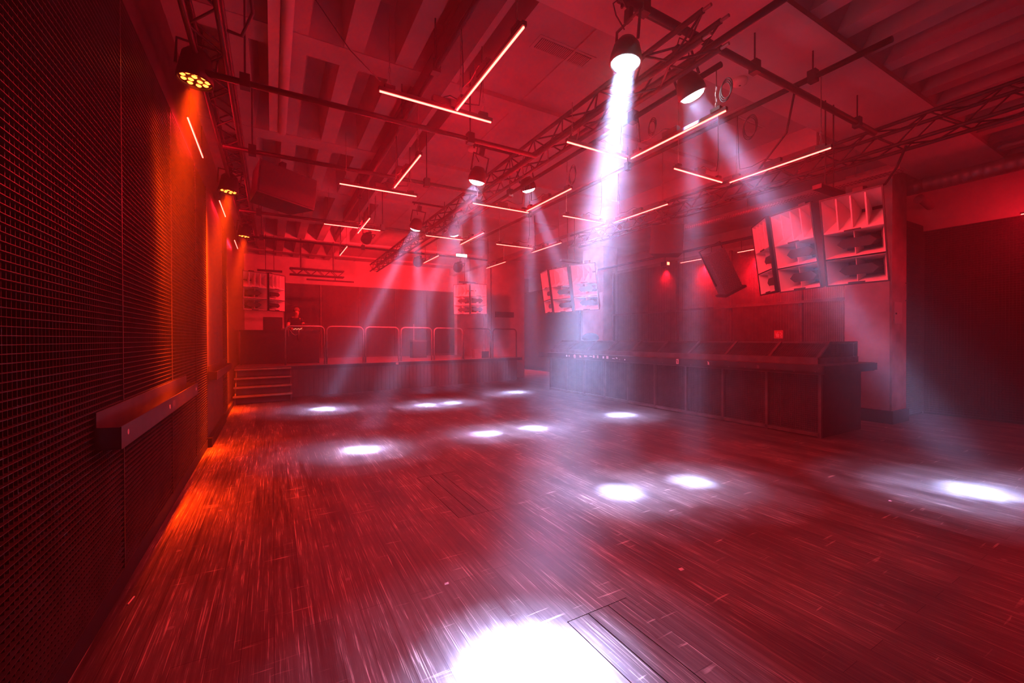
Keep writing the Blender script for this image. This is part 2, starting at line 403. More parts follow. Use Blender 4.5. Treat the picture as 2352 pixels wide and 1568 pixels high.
# fire extinguisher sign
sg=empty('fire_sign',(10.26,5.47,1.68))
MB().box(10.258,10.266,5.37,5.57,1.585,1.775).build('board','sign',sg)
MB().box(10.2545,10.258,5.455,5.525,1.61,1.70).cyl((10.2565,5.49,1.70),(10.2565,5.49,1.728),.012,8).box(10.2545,10.258,5.445,5.5,1.728,1.738).box(10.2545,10.258,5.525,5.535,1.655,1.735).build('extinguisher_symbol','tag',sg)
m=MB()
for i,(y,z) in enumerate(((5.41,1.62),(5.42,1.655),(5.405,1.69),(5.42,1.725))):
    m.prism([(y-.022,z),(y,z+.022),(y+.018,z-.004),(y+.004,z-.016)],10.2545,10.258,'x')
m.build('flame_symbol','tag',sg)
m=MB();
for a in ((10.2545,10.258,5.372,5.568,1.587,1.592),(10.2545,10.258,5.372,5.568,1.768,1.773),(10.2545,10.258,5.372,5.377,1.587,1.773),(10.2545,10.258,5.563,5.568,1.587,1.773)):m.box(*a)
m.build('border','tag',sg)
tag(sg,'red square fire extinguisher sign on the back bar grating','sign')
# ------------------------------------------------------------------ stage
SZ=.87
def fy(x):return 13.05+.14*x
st=empty('stage_platform',(3.5,fy(3.5),0))
m=MB();m.add([(-.86,fy(-.86),SZ-.1),(8.55,fy(8.55),SZ-.1),(8.55,14.98,SZ-.1),(-.86,17.98,SZ-.1),(7.34,14.98,SZ-.1),(7.34,17.98,SZ-.1),
              (-.86,fy(-.86),SZ),(8.55,fy(8.55),SZ),(8.55,14.98,SZ),(-.86,17.98,SZ),(7.34,14.98,SZ),(7.34,17.98,SZ)],
    [(0,3,5,4,2,1),(6,7,8,10,11,9),(0,1,7,6),(1,2,8,7),(2,4,10,8),(4,5,11,10),(5,3,9,11),(3,0,6,9)]);m.build('deck','deck',st)
m=MB();m.add([(-.86,fy(-.86)+.04,0),(8.32,fy(8.32)+.04,0),(8.32,fy(8.32)+.04,SZ-.1),(-.86,fy(-.86)+.04,SZ-.1),(8.32,14.98,0),(8.32,14.98,SZ-.1)],[(0,1,2,3),(1,4,5,2)])
for i in range(60):
    x=.5+i*.13;m.box(x-.006,x+.006,fy(x)+.025,fy(x)+.045,0,SZ-.1)
m.build('skirt','skirt',st,fix=False)
m=MB();m.add([(-.86,fy(-.86)-.012,SZ-.11),(8.55,fy(8.55)-.012,SZ-.11),(8.55,fy(8.55)-.002,SZ-.11),(-.86,fy(-.86)-.002,SZ-.11),(-.86,fy(-.86)-.012,SZ-.01),(8.55,fy(8.55)-.012,SZ-.01),(8.55,fy(8.55)-.002,SZ-.01),(-.86,fy(-.86)-.002,SZ-.01)],
     [(0,1,5,4),(4,5,6,7),(0,3,2,1),(0,4,7,3),(1,2,6,5)]);m.build('edge_trim','barbox',st)
MB().box(3.42,3.50,fy(3.46)-.02,fy(3.46)-.012,SZ-.085,SZ-.02).build('sticker','tagred',st)
tag(st,'low dance stage platform with dark slatted front','stage')
# stairs
sr=empty('stage_stairs',(-.2,12.6,0))
for i,(y,z) in enumerate(((12.14,.215),(12.33,.42),(12.52,.63),(12.71,.845))):
    q=MB().add([(-.84,y,z-.035),(.44,y+.15,z-.035),(.44,y+.33,z-.035),(-.84,y+.19,z-.035),(-.84,y,z),(.44,y+.15,z),(.44,y+.33,z),(-.84,y+.19,z)],[(0,1,5,4),(4,5,6,7),(0,3,2,1),(0,4,7,3),(1,2,6,5),(3,7,6,2)]).build('tread','stair',sr)
    MB().add([(-.83,y+.16,z-.2),(.43,y+.31,z-.2),(.43,y+.31,z-.035),(-.83,y+.16,z-.035)],[(0,1,2,3)]).build('riser','skirt',sr,fix=False)
for x,dy in ((-.80,0),(.42,.15)):
    m=MB();m.prism([(12.18+dy,0),(12.24+dy,0),(12.86+dy,.82),(12.8+dy,.82)],x-.012,x+.012,'x')
    for y,z in ((12.18,.18),(12.38,.385),(12.58,.6)):m.box(x-.015,x+.015,y+dy,y+dy+.03,0,z)
    m.box(x-.04,x+.04,12.16+dy,12.24+dy,0,.012)
    m.build('stringer','bar',sr)
tag(sr,'four tread dark stage stairs with pale nosings against the left wall','stairs')
# railings
posts=[(.31,1.31),(1.37,2.41),(2.48,3.53),(3.61,4.69),(4.78,5.88),(5.93,7.08),(7.19,8.3)]
labs=['orange lit tube railing in front of the DJ table','tube railing bay just right of the DJ table','tube railing bay above the small sticker on the stage edge',
 'tube railing bay behind the crossing white beams','tube railing bay below the right pair of hanging speakers','dim tube railing bay in front of the small boxes on stage','dim tube railing bay at the stage end by the corridor']
for i,(a,bx) in enumerate(posts):
    e=empty('stage_railing',((a+bx)/2,fy((a+bx)/2),SZ));ht=1.97;r=.13
    pts=[(a,fy(a)+.05,SZ)]+[(a+r-r*math.cos(t),fy(a)+.05,ht-r+r*math.sin(t)) for t in [PI/2*k/5 for k in range(6)]]
    pts+=[(bx-r+r*math.sin(t),fy(bx)+.05,ht-r+r*math.cos(t)) for t in [PI/2*k/5 for k in range(6)]]+[(bx,fy(bx)+.05,SZ)]
    MB().tube(pts,.024,10).build('rail_tube','steel' if i<5 else 'bar',e)
    for x in (a,bx):MB().box(x-.022,x+.022,fy(x)+.0,fy(x)+.1,SZ,SZ+.012).build('foot_plate','steel' if i<5 else 'bar',e)
    tag(e,labs[i],'railing','stage railings')
# DJ table and gear
dj=empty('dj_table',(.2,14.6,SZ))
MB().box(-.80,1.26,14.3,14.32,SZ+.02,1.83).build('front_panel','cab',dj)
MB().box(-.80,-.78,14.32,14.98,SZ,1.83).build('side_panel','cab',dj)
MB().box(1.24,1.26,14.32,14.98,SZ,1.83).build('side_panel','cab',dj)
MB().box(-.82,1.28,14.28,15.0,1.83,1.875).build('table_top','barbox',dj)
tag(dj,'long black DJ table standing on the stage','table')
def gear(name,label,cat,parts,group=None):
    x0,y0=parts[0][2][0],parts[0][2][2]
    e=empty(name,(x0,y0,parts[0][2][4]))
    for pn,mt,bx in parts:MB().box(*bx).build(pn,mt,e)
    tag(e,label,cat,group);return e
T=1.876
gear('monitor_speaker','wide black monitor box on the left half of the DJ table','speaker',[('cabinet','cab',(-.24,.27,14.6,14.85,T,2.27)),('grille','plug',(-.22,.25,14.59,14.6,T+.02,2.25))])
gear('turntable','flat turntable on the DJ table left of the mixer','turntable',[('body','bar',(.24,.46,14.36,14.6,T,T+.05)),('platter','steel',(.27,.43,14.40,14.56,T+.05,T+.06))])
mx=gear('dj_mixer','DJ mixer with tiny bright indicator lights','mixer',[('body','bar',(.55,.80,14.36,14.6,T,T+.06))])
for i in range(9):
    x=.565+.026*i;MB().box(x-.005,x+.005,14.352,14.36,T+.02+.012*((i*7)%3),T+.03+.012*((i*7)%3)).build('indicator_light','spark',mx)
l=gear('laptop','open dark laptop at the right end of the DJ table','laptop',[('screen','cab',(.82,1.10,14.62,14.64,T+.02,T+.22)),('keyboard','bar',(.82,1.10,14.42,14.62,T,T+.018))])
o=gear('desk_lamp','small glowing desk lamp beside the laptop on the DJ table','lamp',[('base','black',(.84,.88,14.36,14.40,T,T+.012))])
MB().cyl((.86,14.38,T+.012),(.86,14.38,T+.11),.004,6).build('stem','black',o)
MB().lathe([(0,.02),(.014,.012),(.018,0),(.014,-.012),(0,-.02)],10,Matrix.Translation((.86,14.38,T+.12))).build('bulb','spark',o)
for pts,lab in (([(.42,14.262,1.885),(.42,14.255,1.8),(.425,14.255,1.68)],'short cable hanging straight down the front of the DJ table'),
            ([(.46,14.262,1.885),(.52,14.26,1.78),(.6,14.26,1.72),(.68,14.26,1.75),(.7,14.255,1.885),(.69,14.255,1.62)],'looped cable drooping over the front of the DJ table')):
    o=MB().tube(pts,.008,6).build('hanging_cable','steel');tag(o,lab,'cable')
# boxes on the stage right
for (x0,x1,y0,y1,h,mt,lab) in ((6.55,6.85,14.35,14.6,.3,'deck','pale box on the stage behind the dim railing'),(6.9,7.2,14.45,14.7,.22,'cab','dark box on the stage beside the pale box')):
    e=empty('storage_box',((x0+x1)/2,(y0+y1)/2,SZ));MB().box(x0,x1,y0,y1,SZ,SZ+h).build('body',mt,e);MB().box(x0-.008,x1+.008,y0-.008,y1+.008,SZ+h,SZ+h+.03).build('lid',mt,e);tag(e,lab,'box')
e=empty('equipment_case',(4.9,16.2,SZ));MB().box(4.7,5.25,16.,16.4,SZ,SZ+.62).build('body','cab',e);MB().box(4.69,5.26,15.99,16.41,SZ+.62,SZ+.68).build('lid','bar',e)
MB().box(4.72,4.75,15.97,15.99,SZ+.68,SZ+1.3).build('pull_handle','steel',e);tag(e,'black equipment case at the back of the stage, seen through the railing','case')
o=MB().box(7.75,8.6,14.97,14.998,2.46,2.68).build('sign_plate','barbox');tag(o,'dark rectangular plate on the side wall at the stage end','plate')
o=MB().tube([(7.55,14.96,4.6),(7.55,14.96,SZ)],.02,8).build('wall_conduit','bar');tag(o,'thin vertical conduit on the side wall at the stage end','pipe')
# person behind the DJ table
def person(x,y,z):
    e=empty('person',(x,y,z),(0,0,0),local=True)
    J={'pel':(0,0,.92,.15,.11),'waist':(0,-.03,1.08,.135,.10),'chest':(.0,-.10,1.30,.16,.115),'neckb':(.0,-.17,1.43,.075,.07),'neck':(.01,-.21,1.48,.052,.052),'head0':(.02,-.245,1.53,.07,.075),'head1':(.02,-.27,1.60,.078,.09),'head2':(.02,-.28,1.67,.062,.07),
     'shl':(-.17,-.12,1.37,.062,.062),'ell':(-.24,-.2,1.10,.045,.045),'wrl':(-.14,-.42,1.075,.03,.028),'hal':(-.11,-.5,1.065,.04,.022),
     'shr':(.17,-.12,1.37,.062,.062),'elr':(.25,-.2,1.10,.045,.045),'wrr':(.14,-.42,1.075,.03,.028),'har':(.11,-.5,1.065,.04,.022),
     'hil':(-.09,0,.86,.09,.09),'knl':(-.1,-.03,.48,.06,.06),'anl':(-.1,.02,.08,.04,.04),'tol':(-.11,-.14,.035,.04,.03),
     'hir':(.09,0,.86,.09,.09),'knr':(.1,-.03,.48,.06,.06),'anr':(.1,.02,.08,.04,.04),'tor':(.11,-.14,.035,.04,.03)}
    E=[('pel','waist'),('waist','chest'),('chest','neckb'),('neckb','neck'),('neck','head0'),('head0','head1'),('head1','head2'),('chest','shl'),('shl','ell'),('ell','wrl'),('wrl','hal'),('chest','shr'),('shr','elr'),('elr','wrr'),('wrr','har'),('pel','hil'),('hil','knl'),('knl','anl'),('anl','tol'),('pel','hir'),('hir','knr'),('knr','anr'),('anr','tor')]
    def skin(name,joints,edges,mt,grow=1.,root='pel'):
        ks=list(joints);me=bpy.data.meshes.new(name);me.from_pydata([J[k][:3] for k in ks],[(ks.index(a),ks.index(c_)) for a,c_ in edges],[])
        ob=bpy.data.objects.new(name,me);COL.objects.link(ob);ob.parent=e
        ob.modifiers.new('skin','SKIN');sd=ob.modifiers.new('sub','SUBSURF');sd.levels=2;sd.render_levels=2
        for i,k in enumerate(ks):
            sv=me.skin_vertices[0].data[i];sv.radius=(J[k][3]*grow,J[k][4]*grow);sv.use_root=(k==root)
        me.materials.append(M[mt]);return ob
    # five bent fingers and a thumb on each hand
    for s,hn in ((-1,'hal'),(1,'har')):
        hx,hy,hz=J[hn][:3]
        for k in range(4):
            n0,n1,n2=[f'f{s}{k}{q}' for q in range(3)];ox=(k-1.5)*.02;ln=(.036,.042,.040,.032)[k]
            J[n0]=(hx+ox,hy-.035,hz,.010,.010);J[n1]=(hx+ox*1.1,hy-.035-ln,hz-.006,.009,.009);J[n2]=(hx+ox*1.1,hy-.035-ln*1.7,hz-.028,.008,.008)
            E.extend([(hn,n0),(n0,n1),(n1,n2)])
        J[f't{s}0']=(hx-s*.045,hy-.005,hz-.008,.011,.011);J[f't{s}1']=(hx-s*.06,hy-.04,hz-.02,.009,.009);E.extend([(hn,f't{s}0'),(f't{s}0',f't{s}1')])
    skin('body',list(J),E,'skin')
    cl=['pel','waist','chest','neckb','shl','shr','hil','hir','knl','knr','anl','anr']
    sm=['ml','mr'];J['ml']=(-.20,-.16,1.24,.058,.058);J['mr']=(.205,-.16,1.24,.058,.058)
    skin('shirt',['pel','waist','chest','neckb','shl','shr','ml','mr'],[('pel','waist'),('waist','chest'),('chest','neckb'),('chest','shl'),('chest','shr'),('shl','ml'),('shr','mr')],'shirt',1.13)
    skin('trousers',['pel','hil','hir','knl','knr','anl','anr'],[('pel','hil'),('pel','hir'),('hil','knl'),('hir','knr'),('knl','anl'),('knr','anr')],'shirt',1.16)
    m=MB();mx=Matrix.Translation((.02,-.26,1.66))@Matrix.Rotation(-.5,4,'X')@Matrix.Diagonal((1,1.15,1,1));m.lathe([(.083,-.05),(.088,0),(.075,.05),(.045,.078),(0,.088)],16,mx);m.build('hair','hair',e)
    m=MB();m.lathe([(0,0),(.018,.008),(.012,.03),(0,.034)],8,Matrix.Translation((.02,-.36,1.575))@Matrix.Rotation(PI/2,4,'X')@Matrix.Diagonal((.8,1.3,1,1)));m.build('nose','skin',e)
    for s in (-1,1):
        MB().lathe([(0,-.02),(.012,-.01),(.014,.01),(0,.025)],8,Matrix.Translation((.02+s*.088,-.26,1.60))@Matrix.Diagonal((.6,1,1.2,1))).build('ear','skin',e)
        MB().lathe([(0,-.008),(.009,0),(0,.008)],8,Matrix.Translation((.02+s*.032,-.352,1.615))).build('eye','gap',e)
    MB().box(-.005,.045,-.350,-.344,1.545,1.552).build('mouth','hair',e)
    return tag(e,'person in a dark shirt bending over the equipment behind the DJ table','person')
person(.66,15.38,SZ)
# ------------------------------------------------------------------ loudspeakers
def make_speaker():
    e=empty('hanging_loudspeaker',(0,0,0),local=True);W,H,D=.302,.515,.48;BW=.115
    m=MB()
    m.add([(-W,0,-H),(W,0,-H),(W,0,H),(-W,0,H),(-BW,D,-H+.03),(BW,D,-H+.03),(BW,D,H-.03),(-BW,D,H-.03)],[(0,4,5,1),(1,5,6,2),(2,6,7,3),(3,7,4,0),(4,7,6,5)])
    w=W-.016;h=H-.016
    m.add([(-W,-.012,-H),(W,-.012,-H),(W,-.012,H),(-W,-.012,H),(-w,-.012,-h),(w,-.012,-h),(w,-.012,h),(-w,-.012,h),(-W,0,-H),(W,0,-H),(W,0,H),(-W,0,H),(-w,.01,-h),(w,.01,-h),(w,.01,h),(-w,.01,h)],
       [(0,1,5,4),(1,2,6,5),(2,3,7,6),(3,0,4,7),(0,8,9,1),(1,9,10,2),(2,10,11,3),(3,11,8,0),(4,5,13,12),(5,6,14,13),(6,7,15,14),(7,4,12,15)])
    m.build('cabinet','cab',e)
    def horn(z0,z1,tz0,tz1,tx,dep,vanes,x0=.284):
        q=MB();q.add([(-x0,0,z0),(x0,0,z0),(x0,0,z1),(-x0,0,z1),(-tx,dep,tz0),(tx,dep,tz0),(tx,dep,tz1),(-tx,dep,tz1)],[(0,1,5,4),(1,2,6,5),(2,3,7,6),(3,0,4,7)])
        # lip
        q.add([(-.289,-.004,z0-.01),(.289,-.004,z0-.01),(.289,-.004,z1+.006),(-.289,-.004,z1+.006),(-x0,0,z0),(x0,0,z0),(x0,0,z1),(-x0,0,z1)],[(0,1,5,4),(1,2,6,5),(2,3,7,6),(3,0,4,7)])
        ob=q.build('horn_flare','horn',e,fix=False)
        th=MB().quad((-tx,dep+.001,tz0),(tx,dep+.001,tz0),(tx,dep+.001,tz1),(-tx,dep+.001,tz1)).build('horn_throat','plug',ob,fix=False)
        for k in range(vanes):
            x=(k-(vanes-1)/2)*.138;xt=x*tx/x0
            v=MB();v.add([(x-.007,.002,z0+.012),(x+.007,.002,z0+.012),(x+.007,.002,z1-.012),(x-.007,.002,z1-.012),(xt-.003,dep-.01,tz0),(xt+.003,dep-.01,tz0),(xt+.003,dep-.01,tz1),(xt-.003,dep-.01,tz1)],[(0,1,2,3),(0,3,7,4),(1,5,6,2),(3,2,6,7),(0,4,5,1)])
            v.build('horn_vane','horn',ob)
        return ob
    horn(.115,.495,.29,.325,.20,.27,3)
    for z in (-.035,-.345):
        hb=horn(z-.145,z+.132,z-.09,z+.08,.165,.26,0)
        q=MB();q.prism([(-.19,.0),(-.13,.055),(.13,.055),(.19,.0),(.13,-.055),(-.13,-.055)],.07,.25,'y')
        q.v=[(a,b_,c_+z-.005) for a,b_,c_ in q.v]
        pg=q.build('phase_plug','plug',e)
        MB().box(-.0035,.0035,.03,.25,z+.05,z+.125).build('strut','horn',pg);MB().box(-.0035,.0035,.03,.25,z-.135,z-.06).build('strut','horn',pg)
    for z in (.1055,-.492):MB().box(-.08,.08,-.008,.006,z-.009,z+.009).build('grip_slot','plug',e)
    MB().box(-.05,.05,.2,.32,H-.02,H+.06).build('rigging_bracket','black',e)
    return e
sp=make_speaker()
SPK=[((5.74,2.25,2.72),270,10,'largest off-white horn loudspeaker beside the near white pillar, rightmost of the near cluster'),
 ((5.755,2.875,2.71),287,9.5,'middle off-white horn loudspeaker of the near cluster over the bar'),
 ((6.06,3.437,2.735),313,7,'narrow looking horn loudspeaker seen edge on at the left of the near cluster'),
 ((5.82,8.53,2.73),287,7.2,'narrow looking horn loudspeaker at the left of the hazy middle cluster'),
 ((5.78,7.89,2.71),261,9.5,'middle horn loudspeaker of the hazy cluster beyond the bright white beam'),
 ((6.0,7.30,2.73),245,12,'horn loudspeaker nearest the bright white beam in the hazy middle cluster'),
 ((-.39,13.09,2.88),158,0,'left horn loudspeaker of the pair above the DJ table'),
 ((.12,13.51,2.9),132,0,'right horn loudspeaker of the pair above the DJ table'),
 ((5.64,13.41,2.95),229,.5,'left horn loudspeaker of the pair above the right half of the stage'),
 ((6.15,13.12,2.96),186,0,'right horn loudspeaker of the pair above the right half of the stage')]
for i,(loc,a,t,lab) in enumerate(SPK):
    o=sp if i==0 else copy_tree(sp)
    o.location=loc;o.rotation_euler=(math.radians(t),0,PI-math.radians(a));tag(o,lab,'loudspeaker','off-white horn loudspeakers')
# suspension of the clusters
for (x,y,z0,lab) in ((6.0,2.6,3.36,'near cluster'),(6.05,7.85,3.34,'hazy middle cluster'),(-.05,13.45,3.44,'pair above the DJ table'),(5.9,13.5,3.5,'pair above the right half of the stage')):
    e=empty('hanging_speaker_frame',(x,y,z0))
    for dx in (-.1,.1):MB().cyl((x+dx,y,z0+.05),(x+dx,y,4.5),.008,6).build('suspension_rod','pipe',e)
    MB().box(x-.3,x+.3,y-.05,y+.05,z0+.03,z0+.08).build('rigging_bar','pipe',e)
    tag(e,'black rigging bar and rods carrying the '+lab,'rigging','speaker rigging')
def black_box(name,cx,cy,cz,w,d,h,rz,ry,lab):
    e=empty(name,(cx,cy,cz),(0,ry,rz),local=True)
    m=MB();m.add([(-w/2,-d/2,-h/2),(w/2,-d/2,-h/2),(w/2,-d/2,h/2),(-w/2,-d/2,h/2),(-w/2*.72,d/2,-h/2),(w/2*.72,d/2,-h/2),(w/2*.72,d/2,h/2),(-w/2*.72,d/2,h/2)],[(0,3,2,1),(0,1,5,4),(1,2,6,5),(2,3,7,6),(3,0,4,7),(4,5,6,7)]);m.build('cabinet','cab',e)
    MB().box(-w/2+.02,w/2-.02,-d/2-.01,-d/2,-h/2+.02,h/2-.02).build('grille','plug',e)
    MB().box(-.03,.03,-.05,.05,h/2,h/2+.16).build('hanging_bracket','black',e)
    return tag(e,lab,'loudspeaker')
black_box('hanging_loudspeaker',.10,6.45,3.60,.72,.5,.42,.38,.10,'plain black loudspeaker box hung from a ceiling pipe near the left wall')
black_box('hanging_loudspeaker',6.75,5.7,3.5,.6,.45,.55,-.9,.05,'dark rounded speaker hanging in the haze above the bar')
# tilted speaker on a yoke above the bar
e=empty('hanging_bar_speaker',(7.05,4.75,2.80),(0,0,0),local=True)
R=Matrix.Rotation(math.radians(38),4,'Y')@Matrix.Rotation(math.radians(0),4,'Z')
e.rotation_euler=(math.radians(8),math.radians(-28),math.radians(-35))
m=MB();m.box(-.16,.16,-.15,.15,-.38,.38);m.build('cabinet','tagdark',e)
MB().box(-.2,.2,-.19,.19,-.42,-.38).build('front_baffle','plug',e)
MB().tube([(-.19,0,-.2),(-.2,0,.5),(.2,0,.5),(.19,0,-.2)],.015,8).build('yoke','black',e)
tag(e,'tilted dark box speaker on a yoke above the bar','loudspeaker')
# ------------------------------------------------------------------ trusses and pipes
def truss(x0,x1,z0,z1,y0,y1,label,r=.024,step=.3):
    e=empty('ceiling_truss',((x0+x1)/2,y0,z0))
    for x in (x0,x1):
        for z in (z0,z1):MB().cyl((x,y0,z),(x,y1,z),r,10).build('chord','truss',e)
    m=MB();n=int((y1-y0)/step);s=(y1-y0)/n;flip=False
    for i in range(n):
        ya,yb=y0+s*i,y0+s*(i+1)
        a,b_=(ya,yb) if i%2 else (yb,ya)
        m.cyl((x0,a,z0),(x0,b_,z1),.010,6,cap=False);m.cyl((x1,a,z0),(x1,b_,z1),.010,6,cap=False)
        m.cyl((x0,a,z0),(x1,b_,z0),.010,6,cap=False);m.cyl((x0,b_,z1),(x1,a,z1),.010,6,cap=False)
    m.build('bracing','truss',e)
    for y in (y0,y1):
        for x in (x0,x1):
            for z in (z0,z1):MB().cyl((x,y,z),(x,y+(-.07 if y==y0 else .07),z),r*.6,8).build('end_spigot','chain',e)
    tag(e,label,'truss','ceiling trusses');return e
truss(2.92,3.14,3.92,4.14,2.12,14.9,'main square lighting truss running down the middle of the ceiling')
truss(-.56,-.34,4.05,4.27,-1.,12.8,'truss along the left wall carrying the red wash lights')
truss(6.92,7.2,4.05,4.33,-.5,9.0,'dark truss along the right of the room by the near pillar')
e=empty('ceiling_truss',(1.2,14.,3.5))
for y in (13.95,14.15):
    for z in (3.52,3.70):MB().cyl((.45,y,z),(1.95,y,z),.022,8).build('chord','truss',e)
m=MB()
for i in range(8):
    xa,xb=.45+.1875*i,.45+.1875*(i+1)
    a,b_=(xa,xb) if i%2 else (xb,xa)
    for y in (13.95,14.15):m.cyl((a,y,3.52),(b_,y,3.70),.01,6,cap=False)
m.build('bracing','truss',e)
for x in (.75,1.65):MB().cyl((x,14.05,3.7),(x,14.05,4.6),.02,8).build('hanger','truss',e)
MB().cyl((.9,14.05,3.40),(2.25,14.05,3.40),.025,8).build('lower_pipe','truss',e)
MB().cyl((1.7,14.05,3.40),(1.7,14.05,3.52),.012,8).build('lower_pipe_clamp','truss',e)
tag(e,'short dark cross truss hung over the DJ end of the stage','truss','ceiling trusses')
def pipe(pts,r,label,clamps=(),mt='pipe',name='ceiling_pipe',group='black ceiling pipes'):
    e=empty(name,pts[0]);MB().tube(pts,r,10).build('tube',mt,e)
    for q in clamps:MB().box(q[0]-.04,q[0]+.04,q[1]-.04,q[1]+.04,q[2]-.05,q[2]+.07).build('clamp','black',e)
    for q in clamps:MB().cyl((q[0],q[1],q[2]+.05),(q[0],q[1],ZR-.02),.008,6).build('hanger_rod','black',e)
    tag(e,label,'pipe',group);return e
for i,(y,x0,x1) in enumerate(((4.48,-.5,2.9),(6.06,-.5,2.9),(8.93,-.5,2.9),(11.1,-.5,5.5))):
    pipe([(x0,y,3.9),(x1,y,3.9)],.027,['nearest black cross pipe from the left wall truss to the main truss','black cross pipe carrying the plain black speaker box','black cross pipe between the second and third red wash lights','farthest black cross pipe near the front of the stage'][i],[(x0+.3,y,3.9),(2.0,y,3.9)])
pipe([(3.38,2.28,3.96),(3.38,11.2,3.96)],.026,'black pipe holding the middle column of red tubes and the slanted white spots',[(3.38,3.3,3.96),(3.38,6.,3.96),(3.38,9.,3.96)])
pipe([(5.0,1.66,4.36),(5.0,11.2,4.36)],.03,'black pipe with a bare end over the right column of red tubes',[(5.,2.32,4.36),(5.,5.,4.36),(5.,8.,4.36)])
pipe([(1.38,1.6,4.2),(1.38,11.2,4.2)],.026,'black pipe over the left column of red tubes',[(1.38,2.6,4.2),(1.38,3.9,4.2),(1.38,5.1,4.2),(1.38,8.,4.2)])
pipe([(2.2,2.47,4.29),(6.9,2.47,4.29)],.035,'thick black cross pipe from the main truss towards the near pillar',[(2.65,2.47,4.29),(4.2,2.47,4.29),(6.4,2.47,4.29)])
pipe([(3.24,.6,4.06),(3.24,4.2,4.06)],.03,'black pipe jutting past the near end of the main truss',[])
# cable ducts, ventilation ducts
o=MB().box(1.52,1.78,2.5,11.,4.52,4.69).build('cable_tray','black');tag(o,'broad dark cable tray under the ceiling by the long near red tube','cable tray')
e=empty('cable_tray',(8.2,4.,4.1))
m=MB();m.box(8.1,8.4,2.6,6.7,4.13,4.136).box(8.1,8.106,2.6,6.7,4.10,4.16);m.build('tray','duct',e)
m=MB()
for i in range(75):
    y=2.65+i*.054
    for x in (8.14,8.22,8.30,8.36):m.box(x-.009,x+.009,y-.012,y+.012,4.128,4.1295)
m.build('perforation','gap',e)
for y in (3.2,5.,6.5):MB().cyl((8.25,y,4.136),(8.25,y,4.8),.006,6).build('hanger_rod','chain',e)
tag(e,'perforated pale metal cable tray above the bar','cable tray')
def spiral(x,y0,y1,z,r,label):
    prof=[]
    y=y0;n=int((y1-y0)/.13)
    for i in range(n):
        a=y0+(y1-y0)*i/n
        prof+=[(r,a),(r,a+.118),(r*1.025,a+.122),(r*1.025,a+.128)]
    m=MB();m.lathe(prof,20,Matrix.Translation((x,0,z))@Matrix.Rotation(-PI/2,4,'X'));m2=m
    e=m.build('ventilation_duct','duct');tag(e,label,'duct');return e
spiral(10.95,-.5,3.4,4.55,.15,'round spiral ventilation duct at the top right beside the near pillar')
o=pipe([(11.2,3.32,4.33),(11.3,3.32,4.40),(11.85,3.32,4.30)],.07,'fat pale drain pipe above the dark grating right of the pillar',(),'plaster','ceiling_pipe','pale pipes')
o=pipe([(10.4,-.5,4.72),(10.4,3.2,4.72)],.035,'thin pale conduit above the spiral duct',(),'plaster','ceiling_pipe','pale pipes')
pipe([(.14,2.2,4.62),(.14,7.0,4.62)],.055,'pale pipe running under the ceiling above the nearest red wash light',(),'beam','ceiling_pipe','pale pipes')
o=MB().box(-.02,.08,3.2,7.0,4.60,4.70).build('cable_trunking','beam');tag(o,'pale square trunking beside the pale ceiling pipe','trunking')
pipe([(7.5,3.3,4.5),(7.5,14.,4.5)],.07,'pale pipe running high above the bar',(),'plaster','ceiling_pipe','pale pipes')
pipe([(9.2,4.2,3.82),(9.2,10.5,3.82)],.035,'dark pipe above the bar holding the red bar tubes',(),'pipe')
# vents
def vent(x0,x1,y0,y1,z,label):
    e=empty('ceiling_vent',((x0+x1)/2,(y0+y1)/2,z))
    MB().box(x0-.04,x1+.04,y0-.03,y1+.03,z-.006,z).build('frame','ceil',e)
    MB().box(x0,x1,y0,y1,z-.008,z-.006).build('dark_opening','gap',e)
    m=MB();n=30
    for i in range(n):
        x=x0+(x1-x0)*(i+.5)/n;m.box(x-.006,x+.006,y0,y1,z-.016,z-.008)
    m.build('slats','grille',e);tag(e,label,'vent','ceiling vents')
vent(2.48,3.15,3.70,3.86,ZR+.06,'slatted ceiling vent next to the bright white beam head')
vent(5.72,6.42,3.66,3.82,ZR+.06,'slatted ceiling vent behind the long near red tube on the right')
e=empty('smoke_detector',(4.8,3.0,ZR-.06));MB().lathe([(0,-.07),(.04,-.07),(.075,-.055),(.08,-.0),(0,0)],20,Matrix.Translation((4.8,3.0,ZR-.06))).build('body','white',e)
MB().lathe([(0,-.074),(.012,-.074),(.012,-.068)],10,Matrix.Translation((4.8,3.0,ZR-.06))).build('sensor','black',e);tag(e,'round white smoke detector on the ceiling beam','smoke detector')
e=empty('smoke_detector',(2.9,6.4,ZR+.06));MB().lathe([(0,-.06),(.04,-.06),(.075,-.05),(.08,0),(0,0)],20,Matrix.Translation((2.9,6.4,ZR+.06))).build('body','white',e);tag(e,'round white detector on the flat ceiling above the hazy beams','smoke detector')
# exit light
e=empty('exit_sign',(5.28,12.5,4.2));MB().box(5.1,5.45,12.49,12.55,4.17,4.30).build('panel','exit',e);MB().box(5.07,5.48,12.5,12.54,4.3,4.32).build('mount','black',e);MB().cyl((5.28,12.52,4.32),(5.28,12.52,4.6),.008,6).build('hanger_rod','black',e)
tag(e,'small bright white exit light hanging over the stage front','exit sign')
